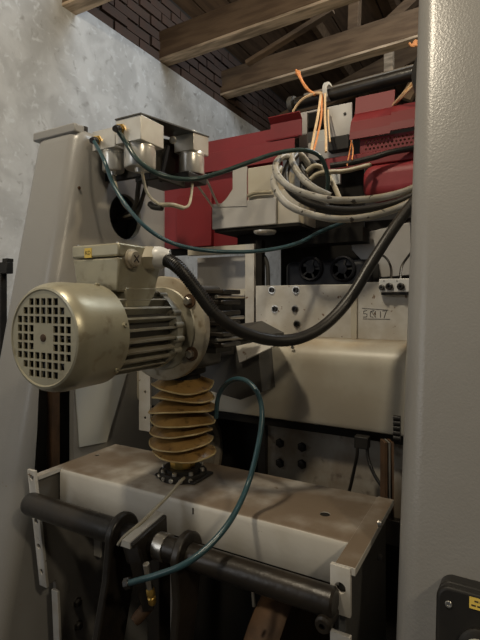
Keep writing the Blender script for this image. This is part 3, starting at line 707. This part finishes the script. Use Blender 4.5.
p = D(173, 140, 1.10); MB().lathe(p, Vector((.6, -.7, -.3)), [(.006, -.012), (.009, -.01), (.009, 0), (.006, .002), (.006, .012)], 8).build('elbow_fitting', 'steel', vg)
# fittings where the two hoses leave
def fitting(px, py, y, name='hose_fitting'):
    p = PY(px, py, y); ax = Vector((.30, -1, -.35)).normalized()
    o = MB().lathe(p - ax * .004, ax, [(.0115, 0), (.0115, .006), (.0085, .007), (.0085, .012)], 6).build(name, 'brass', vg)
    MB().lathe(p + ax * .006, ax, [(.0075, 0), (.0085, .002), (.0085, .012), (.007, .014), (.0065, .020)], 16).build('collar', 'black_oily', o)
    return p + ax * .018, ax
f2, fa = fitting(120.5, 129, c2.y - .040)
f1, _ = fitting(97.5, 140.5, c1.y - .027)
# small beige cables below the cups
MB().tube([(c2.x + .005, c2.y, c2.z - h2 - .004), D(146, 190, 1.03), D(152, 199, 1.02), D(160, 205, 1.02)], .0034, 8).build('beige_cable', 'cable_beige', vg)
MB().tube([D(160, 205, 1.02), D(172, 205, 1.03), D(183, 208, 1.08)], lambda t: .0052, 10).build('cable_splice', 'cable_beige', vg)
MB().tube([D(181, 208, 1.08), D(188, 206, 1.11), D(191, 197, 1.15), (c3.x + .004, c3.y, c3.z - h3 - .006)], .0034, 8).build('beige_cable', 'cable_beige', vg)
MB().tube([D(150, 204, 1.04), D(154, 207, 1.03), D(162, 208, 1.02)], .0068, 10).build('cable_sleeve', 'black', vg)
MB().tube([(c1.x, c1.y, c1.z - h1 - .006), D(118, 192, 1.09), D(124, 205, 1.10), D(131, 214, 1.14), hc + X * -.03], .0034, 8).build('beige_cable', 'cable_beige', vg)
MB().tube([D(140, 172, 1.10), D(138, 190, 1.12), D(134, 208, 1.15), hc + X * -.04 + Z * -.01], .006, 10).build('black_lead', 'hose_black', vg)
MB().tube([D(148, 178, 1.12), D(143, 196, 1.14), D(136, 214, 1.16), hc + X * -.04 + Y * .02], .005, 10).build('black_lead', 'hose_black', vg)
# two thin steel tubes down to the grey box
for i, (pa, pb) in enumerate((((195, 182), (213, 207)), ((203, 172), (219, 207)))):
    o = MB().tube([D(pa[0], pa[1], 1.22), D(pb[0], pb[1], 1.27)], .003, 8, smooth=False).build('steel_rod', 'steel')
    props(o, ['thin bright rod slanting to grey box, the lower left of two', 'thin bright rod slanting from rear chrome cup to grey box, the upper of two'][i], 'rod', 'thin rods at the grey box')

# hoses
o = MB().tube([f2, D(126, 143, 1.00), D(136, 158, .99), D(152, 171, .99), D(172, 178, 1.0), D(196, 179, 1.01), D(222, 172, 1.03), D(250, 162, 1.05), D(278, 153, 1.07), D(302, 150, 1.09), D(318, 155, 1.10), D(325, 166, 1.11), D(328, 180, 1.12), D(327, 192, 1.13)], .0052, 12).build('air_hose', 'hose_green')
props(o, 'dark green hose arching from the front chrome cup over the grey box', 'hose')
o = MB().tube([f1, D(104, 160, 1.01), D(113, 184, 1.00), D(128, 208, .98), D(148, 229, .97), D(172, 243, .98), D(202, 250, 1.0), D(236, 252, 1.02), D(268, 250, 1.04), D(298, 243, 1.06), D(322, 231, 1.08), D(344, 222, 1.10)], .0044, 12).build('air_hose', 'hose_teal')
props(o, 'teal hose sagging from the leftmost valve block above motor to the coil', 'hose')
o = MB().tube([D(129, 583, .665), D(140, 580, .65), D(160, 574, .64), D(185, 564, .635), D(210, 545, .65), D(232, 518, .68), D(248, 484, .74), D(258, 446, .76), D(262, 415, .78), D(258, 394, .80), D(248, 382, .82), D(236, 379, .84), D(225, 385, .87), D(218, 398, .89), D(216, 418, .90)], .0044, 12).build('air_hose', 'hose_teal')
props(o, 'teal hose looping in front of lower beam from the lever up beside bellows', 'hose')
MB().lathe(D(125, 584, .668), D(132, 582, .665) - D(125, 584, .668), [(.005, 0), (.008, .001), (.008, .008), (.006, .010)], 8).build('hose_end', 'black_oily', o)
o = MB().tube([D(184, 478, .86), D(178, 484, .83), D(168, 496, .80), D(152, 512, .77), D(136, 527, .74), D(124, 537, .735), D(118, 545, .735)], .0028, 8).build('sensor_cable', 'cable_beige')
props(o, 'thin pale cable from the bellows base down to the shaft clamp', 'cable')

# ================================================================== GREY BOX, COIL OF HOSES
gx = thing('grey_housing', 'pale grey sheet housing in front of red guard, below arching hose', 'housing', (-.6, 1.14, z(.195)))
YG = 1.10
a = PY(212, 230, YG); b2 = PY(276, 222, YG)
xg0, xg1 = a.x, b2.x
MB().box(xg0, xg1, YG, YG + .15, z(.196), z(.266)).build('lower_box', 'grey_panel', gx, bevel=.002)
t1 = PY(247, 168, YG); t0 = PY(233, 170, YG)
MB().prism([(xg0, YG - .002, z(.258)), (xg0 + .028, YG - .002, z(.262)), (t0.x - .02, YG - .002, z(.276)), (t0.x, YG - .002, z(.30)), (t0.x, YG - .002, t0.z), (t1.x, YG - .002, t1.z + .004), (t1.x, YG - .002, z(.25))], Y * .004).build('notched_sheet', 'grey_panel', gx)
u1 = PY(280, 160, YG + .02)
MB().box(t1.x, u1.x, YG + .004, YG + .12, z(.262), z(.352)).build('upper_box', 'cream', gx, bevel=.002)
MB().box(xg1 - .004, xg1 + .060, YG + .01, YG + .13, z(.196), z(.285)).build('side_box', 'cream', gx, bevel=.002)
MB().tube([PY(248, 196, YG - .004), PY(256, 193, YG - .006), PY(272, 192, YG - .006)], .0045, 10).build('cable_tail', 'cable_beige', gx)
MB().box(xg0 + .004, xg1 + .062, YG + .006, YG + .15, z(.188), z(.1955)).build('underside_shade', 'void', gx)  # black sheet paints the shade over the grey underside of the box
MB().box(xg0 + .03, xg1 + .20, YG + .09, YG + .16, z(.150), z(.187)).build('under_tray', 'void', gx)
lm = MB().lathe(D(265, 234, 1.24), Vector((0, 0, 1)), [(.026, 0), (.030, .004), (.030, .008)], 24).build('glint_disc', 'chrome'); props(lm, 'small bright disc standing in for a glint under the grey housing', 'disc')  # chrome disc put in for the white glint below the box
def coil(pts, r, m, label):
    o = MB().tube(pts, r, 12, 8).build('coiled_hose', m); props(o, label, 'hose', 'grey hoses coiled beside the red guard'); return o
coil([D(425, 183, .98), D(400, 193, .99), D(370, 199, 1.0), D(335, 200, 1.01), D(308, 194.5, 1.02), D(288, 186, 1.03), D(277, 174, 1.05), D(276, 164, 1.08), D(282, 157, 1.10), D(290, 157, 1.13)], .0078, 'hose_grey', 'uppermost thick grey hose of the coil, passing behind right column')
coil([D(425, 194, .97), D(398, 208, .98), D(366, 217, .985), D(335, 219, .99), D(306, 213, 1.0), D(287, 204, 1.01), D(276, 190, 1.03), D(274, 178, 1.06), D(280, 168, 1.09)], .0078, 'hose_grey', 'lowest thick grey hose of the coil, passing behind right column')
coil([D(425, 190, 1.02), D(395, 203, 1.03), D(360, 210, 1.04), D(330, 209, 1.05), D(306, 202, 1.06), D(290, 190, 1.07), D(285, 177, 1.09), D(289, 164, 1.12), D(296, 155, 1.15)], .0085, 'hose_black', 'black hose lying between the grey hoses of the coil')
coil([D(330, 196, 1.05), D(314, 188, 1.06), D(302, 178, 1.08), D(294, 166, 1.10), D(291, 156, 1.13), D(295, 152, 1.15), D(302, 156, 1.16), D(310, 166, 1.17)], .0080, 'hose_grey', 'short inner hose loop of the coil, dusty brown')
coil([D(310, 180, 1.14), D(318, 174, 1.14), D(330, 172, 1.15), D(345, 171, 1.17), D(370, 165, 1.2)], .0060, 'cable_beige', 'pale cable end inside the coil of hoses')
coil([D(306, 172, 1.15), D(314, 166, 1.15), D(322, 168, 1.16), D(330, 178, 1.15), D(336, 190, 1.12), D(340, 200, 1.08)], .0060, 'cable_beige', 'beige cable bending down inside the coil of hoses')
coil([D(300, 166, 1.16), D(306, 178, 1.15), D(304, 190, 1.15), D(312, 198, 1.12), D(330, 206, 1.08)], .0070, 'hose_black', 'black cable hanging inside the coil of hoses')
coil([D(300, 165, 1.17), D(308, 160, 1.17), D(316, 166, 1.16), D(312, 176, 1.16), D(304, 176, 1.16)], .0055, 'blue_black', 'small blue-black loop at the heart of the hose coil')
o = MB().tube([D(330, 166, 1.22), D(350, 163, 1.21), D(372, 158, 1.2), D(392, 152, 1.19), D(420, 147, 1.18), D(440, 142, 1.16)], .0075, 10).build('black_cable', 'hose_black'); props(o, 'black cable running along the red rail to the right column', 'cable')

# dark fan unit and pale frame behind plate
fu = thing('fan_unit', 'blue-black double fan housing in the dark above bolted plate', 'fan unit', (-.45, 1.24, z(0.0)))
YU = 1.20
a = PY(285, 292, YU); b2 = PY(372, 250, YU)
MB().box(a.x, b2.x, YU, YU + .10, z(.0), z(.105)).build('housing', 'blue_black', fu, bevel=.015, bseg=4)
for px in (311, 343):
    c = PY(px, 269, YU)
    MB().lathe(c, -Y, [(.034, -.004), (.034, .006), (.030, .009), (.026, .006), (.026, 0), (.012, 0), (.012, .006), (.0001, .007)], 28).build('fan_ring', 'blue_black', fu)
    for k in range(5):
        aa = 2 * math.pi * k / 5; d = Vector((math.cos(aa), 0, math.sin(aa))); n = Vector((-math.sin(aa), 0, math.cos(aa)))
        MB().prism([c + d * .011 - n * .002 - Y * .003, c + d * .027 - n * .002 - Y * .003, c + d * .027 + n * .004 - Y * .003, c + d * .011 + n * .002 - Y * .003], Y * .004).build('fan_blade', 'black', fu)
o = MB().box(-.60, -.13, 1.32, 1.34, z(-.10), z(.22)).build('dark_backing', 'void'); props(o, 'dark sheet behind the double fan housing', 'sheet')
o = MB().tube([D(268, 300, 1.27), D(268, 275, 1.27), D(266, 260, 1.27), D(258, 252, 1.28), D(245, 250, 1.29)], .006, 8).build('bent_conduit', 'dark_grey'); props(o, 'dark bent pipe beside the pale frame above bolted plate', 'pipe')
fr = thing('support_stand', 'pale painted open frame left of the bolted plate', 'frame', (-.62, 1.12, z(-.09)))
q = PY(245, 300, 1.11); r_ = PY(254, 300, 1.11)
MB().box(q.x, r_.x, 1.11, 1.13, z(-.10), z(.150)).build('upright', 'edge_white', fr, bevel=.001)
MB().box(-.80, q.x, 1.11, 1.13, z(.128), z(.150)).build('top_rail', 'cream', fr, bevel=.001)
MB().box(-.80, q.x, 1.16, 1.17, z(.030), z(.125)).build('panel', 'grey_panel', fr)
MB().box(-.80, q.x, 1.11, 1.13, z(.012), z(.030)).build('mid_rail', 'cream', fr, bevel=.001)
MB().box(r_.x, r_.x + .018, 1.12, 1.14, z(-.10), z(.16)).build('dark_upright', 'void', fr)
MB().box(-.80, q.x, 1.17, 1.18, z(-.10), z(.02)).build('lower_panel', 'void', fr)
o = MB().prism([PY(350, 236, 1.28), PY(410, 222, 1.28), PY(412, 275, 1.28), PY(378, 278, 1.28), PY(352, 250, 1.28)], Y * .04).build('grey_cover', 'grey_panel', bevel=.002); props(o, 'pale grey cover under the hose coil beside the right column', 'cover')

# ================================================================== RED GUARDS
rg = thing('red_guard', 'long red folded guard behind the grey housing, left of the twine', 'guard', (-.7, 1.27, z(.17)))
def sheet(profile, xa, xb, th, name, m, parent, bevel=0):
    pts = [Vector((0, a, z(b))) for a, b in profile]; nn = []
    for i, p in enumerate(pts):
        t_ = (pts[min(i + 1, len(pts) - 1)] - pts[max(i - 1, 0)]).normalized(); nn.append(Vector((0, -t_.z, t_.y)))
    poly = [p for p in pts] + [p + n * th for p, n in zip(reversed(pts), reversed(nn))]
    return MB().prism([(xa, p.y, p.z) for p in poly], (xb - xa, 0, 0)).build(name, m, parent, ang=15)
xe = PY(295, 130, 1.25).x; xm = PY(266, 125, 1.25).x
sheet([(1.25, .405), (1.25, .462), (1.285, .475), (1.285, .515)], -1.35, xe, .004, 'folded_rail', 'red', rg)
sheet([(1.25, .468), (1.285, .480), (1.285, .530), (1.266, .546)], xm, xe + .008, .004, 'upstand', 'red', rg)
MB().box(-1.35, PY(282, 240, 1.27).x, 1.27, 1.276, z(.172), z(.41)).build('lower_panel', 'red', rg)
MB().box(-.95, PY(213, 240, 1.265).x, 1.255, 1.27, z(.172), z(.34)).build('corner_panel', 'red', rg, bevel=.002)
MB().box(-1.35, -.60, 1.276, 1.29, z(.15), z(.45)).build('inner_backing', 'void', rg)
rg2 = thing('red_guard', 'red stepped guard with perforated strip beside the right column', 'guard', (-.3, 1.27, z(.3)))
xl = PY(350, 130, 1.25).x
xr2 = .10
sheet([(1.248, .430), (1.25, .450), (1.262, .480), (1.300, .515), (1.31, .566)], xl, -.258, .004, 'upper_fold', 'red', rg2)
sheet([(1.248, .436), (1.25, .456), (1.262, .486), (1.290, .512)], -.258, xr2, .004, 'upper_fold', 'red', rg2)
pf = MB().box(PY(360, 140, 1.262).x, xr2, 1.262, 1.265, z(.394), z(.432)).build('perforated_strip', 'red', rg2)
pc = MB()
for i in range(16):
    for j in range(3):
        pc.cyl((pf.location.x + PY(366, 140, 1.262).x + i * .0105 + (j % 2) * .005, 1.25, z(.403 + j * .010)), (PY(366, 140, 1.262).x + i * .0105 + (j % 2) * .005, 1.275, z(.403 + j * .010)), .0032, seg=8)
cut(pf, pc)
MB().box(PY(360, 140, 1.262).x, xr2, 1.275, 1.28, z(.39), z(.436)).build('strip_backing', 'twine_pale', rg2)
MB().box(PY(322, 160, 1.26).x, xr2, 1.255, 1.285, z(.358), z(.393)).build('rail', 'red', rg2, bevel=.003)
q = PY(362, 190, 1.25)
MB().box(q.x, xr2, 1.24, 1.33, z(.265), z(.358)).build('bulged_panel', 'red_dusty', rg2, bevel=.03, bseg=5)
# grey bracket between the guards, with an opening
gbk = thing('grey_bracket', 'grey bracket plate with a window cut in it between the red guards', 'bracket', (-.4, 1.32, z(.4)))
yq = 1.325
a = PY(299, 112, yq); b2 = PY(352, 150, yq)
pl = MB().box(a.x, b2.x, yq, yq + .008, z(.415), z(.565)).build('plate', 'grey_panel', gbk, bevel=.001)
w0 = PY(307, 113, yq); w1 = PY(327, 140, yq)
cut(pl, MB().box(w0.x, w1.x, yq - .02, yq + .03, w1.z, w0.z))
MB().box(w0.x - .02, w1.x + .02, yq + .05, yq + .055, w1.z - .02, w0.z - .040).build('daylight_backing', 'panel_pale', gbk)  # pale sheet in place of daylight seen through the opening
MB().box(w0.x - .02, w1.x + .02, yq + .05, yq + .055, w0.z - .040, w0.z + .03).build('dark_backing', 'void', gbk)
MB().box(PY(328, 140, yq - .03).x, PY(349, 140, yq - .03).x, yq - .03, yq, z(.425), z(.465)).build('block', 'black', gbk, bevel=.002)
bolt(gbk, PY(345, 114, yq), -Y, .004, .003, 'black_oily')
o = MB().box(PY(330, 185, 1.24).x, PY(340, 185, 1.24).x, 1.24, 1.25, PY(335, 184, 1.24).z, PY(335, 172, 1.24).z).build('pale_tag', 'panel_pale'); props(o, 'small pale tag between hose coil and red panel', 'tag')
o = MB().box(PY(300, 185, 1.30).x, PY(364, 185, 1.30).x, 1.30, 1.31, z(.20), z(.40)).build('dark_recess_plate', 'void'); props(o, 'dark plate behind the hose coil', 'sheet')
# dark tube above the guards
tu = thing('guard_tube', 'dark horizontal tube above the red guards under the roof beams', 'tube', (-.2, 1.40, z(.62)))
ta = D(296, 104, 1.50); tb_ = D(420, 72, 1.27); tdir = (tb_ - ta).normalized()
MB().lathe(ta, tdir, [(.016, 0), (.019, .003), (.019, (tb_ - ta).length + .25)], 24).build('tube', 'black_oily', tu)
MB().tube([ta + tdir * .03 + Z * .022 + Y * -.0, tb_ + tdir * .1 + Z * .022], .004, 8, smooth=False).build('top_highlight', 'steel', tu)  # bright rod drawn as the highlight along the tube's top edge
MB().lathe(ta - tdir * .012, tdir, [(.012, -.01), (.026, -.008), (.026, .008), (.012, .010)], 16).build('end_clamp', 'dark_grey', tu)
MB().lathe(ta - tdir * .03 + Z * .012, tdir, [(.010, 0), (.012, .004), (.012, .02)], 6).build('clamp_nut', 'dark_grey', tu)
o = MB().lathe(D(328, 92, 1.42) , tdir, [(.020, -.006), (.028, -.005), (.028, .005), (.020, .006)], 24, closed=True).build('white_ring', 'pale_plastic'); props(o, 'white ring around the dark tube where the twine hangs', 'ring')
# black wheel partly behind right column
o = MB().lathe(D(456, 72, 1.05), Vector((-RY, RX, 0)) * 1.0 + X * .2, [(.02, -.012), (.088, -.012), (.094, -.006), (.094, .006), (.088, .012), (.02, .012)], 48).build('black_disc', 'black'); props(o, 'black disc edge peeking out behind top of the right column', 'disc')
# twine
tw = thing('twine', 'orange twine knotted on the dark tube and hanging to the hose coil', 'twine', D(315, 150, 1.25))
def line(pts, r, m): return MB().tube(pts, r, 6, 6).build('strand', m, tw)
line([D(296, 70, 1.52), D(300, 78, 1.50), D(306, 88, 1.47), D(315, 95, 1.42)], .0034, 'twine')
line([D(299, 72, 1.52), D(303, 82, 1.49), D(310, 91, 1.45), D(318, 94, 1.42)], .0030, 'twine')
line([D(293, 112, 1.47), D(298, 104, 1.46), D(306, 97, 1.44), D(318, 93, 1.42), D(326, 94, 1.40)], .0042, 'twine_pale')
line([D(321, 93, 1.41), D(318, 115, 1.33), D(314, 135, 1.27), D(311, 152, 1.22)], .0036, 'twine_pale')
line([D(322, 94, 1.41), D(321, 118, 1.33), D(317, 138, 1.27), D(313, 153, 1.22)], .0030, 'twine')
line([D(325, 94, 1.40), D(325, 118, 1.33), D(326, 136, 1.27), D(326, 152, 1.22)], .0034, 'twine_pale')
line([D(328, 110, 1.36), D(329, 130, 1.30), D(330, 142, 1.27)], .0022, 'twine_pale')
line([D(352, 138, 1.30), D(350, 150, 1.25), D(347, 166, 1.2)], .0018, 'twine'); line([D(350, 137, 1.30), D(353, 148, 1.25), D(352, 160, 1.2)], .0018, 'twine')
MB().lathe(D(298, 73, 1.52), Z, [(.004, -.008), (.009, -.004), (.009, .004), (.004, .008)], 8).build('knot', 'twine', tw)
tw2 = thing('twine', 'short orange twine tuft tied at the beam end next to right column', 'twine', D(414, 46, 1.6))
dt = (PY(414, 44, y2) - C0).dot(Vector((-RY, RX, 0))) - .012
for k in range(5):
    MB().tube([D(409 + k * 2.2, 43 + (k % 2) * 2, dt), D(412 + k, 46, dt), D(415 + k * .5, 41 + k, dt), D(419, 43 + k, dt)], .009, 6).build('strand', 'twine', tw2)
tw3 = thing('twine', 'two pale taut strings slanting over the right red guard', 'twine', D(394, 104, 1.38))
for k in range(2):
    MB().tube([PY(393 + k * 2, 105 - k, 1.296), D(412, 83 + k * 4, 1.16), D(424, 70 + k * 4, 1.14)], .0030, 6).build('strand', 'twine_pale', tw3)
# dark fitting on the wall at the far left edge
wf = thing('steel_post', 'black post with short arm before the white wall at left edge', 'post', (D(2, 265, 1.9).x, D(2, 265, 1.9).y, 0))
q = D(2, 265, 1.9)
MB().box(q.x - .25, q.x + .03, q.y, q.y + .03, q.z - .035, q.z + .012).build('arm', 'black', wf, bevel=.003)
MB().box(q.x + .002, q.x + .03, q.y, q.y + .03, q.z + .012, q.z + .026).build('lip', 'black', wf)
MB().box(q.x - .045, q.x - .01, q.y, q.y + .03, 0, q.z - .03).build('post', 'black', wf, bevel=.003)
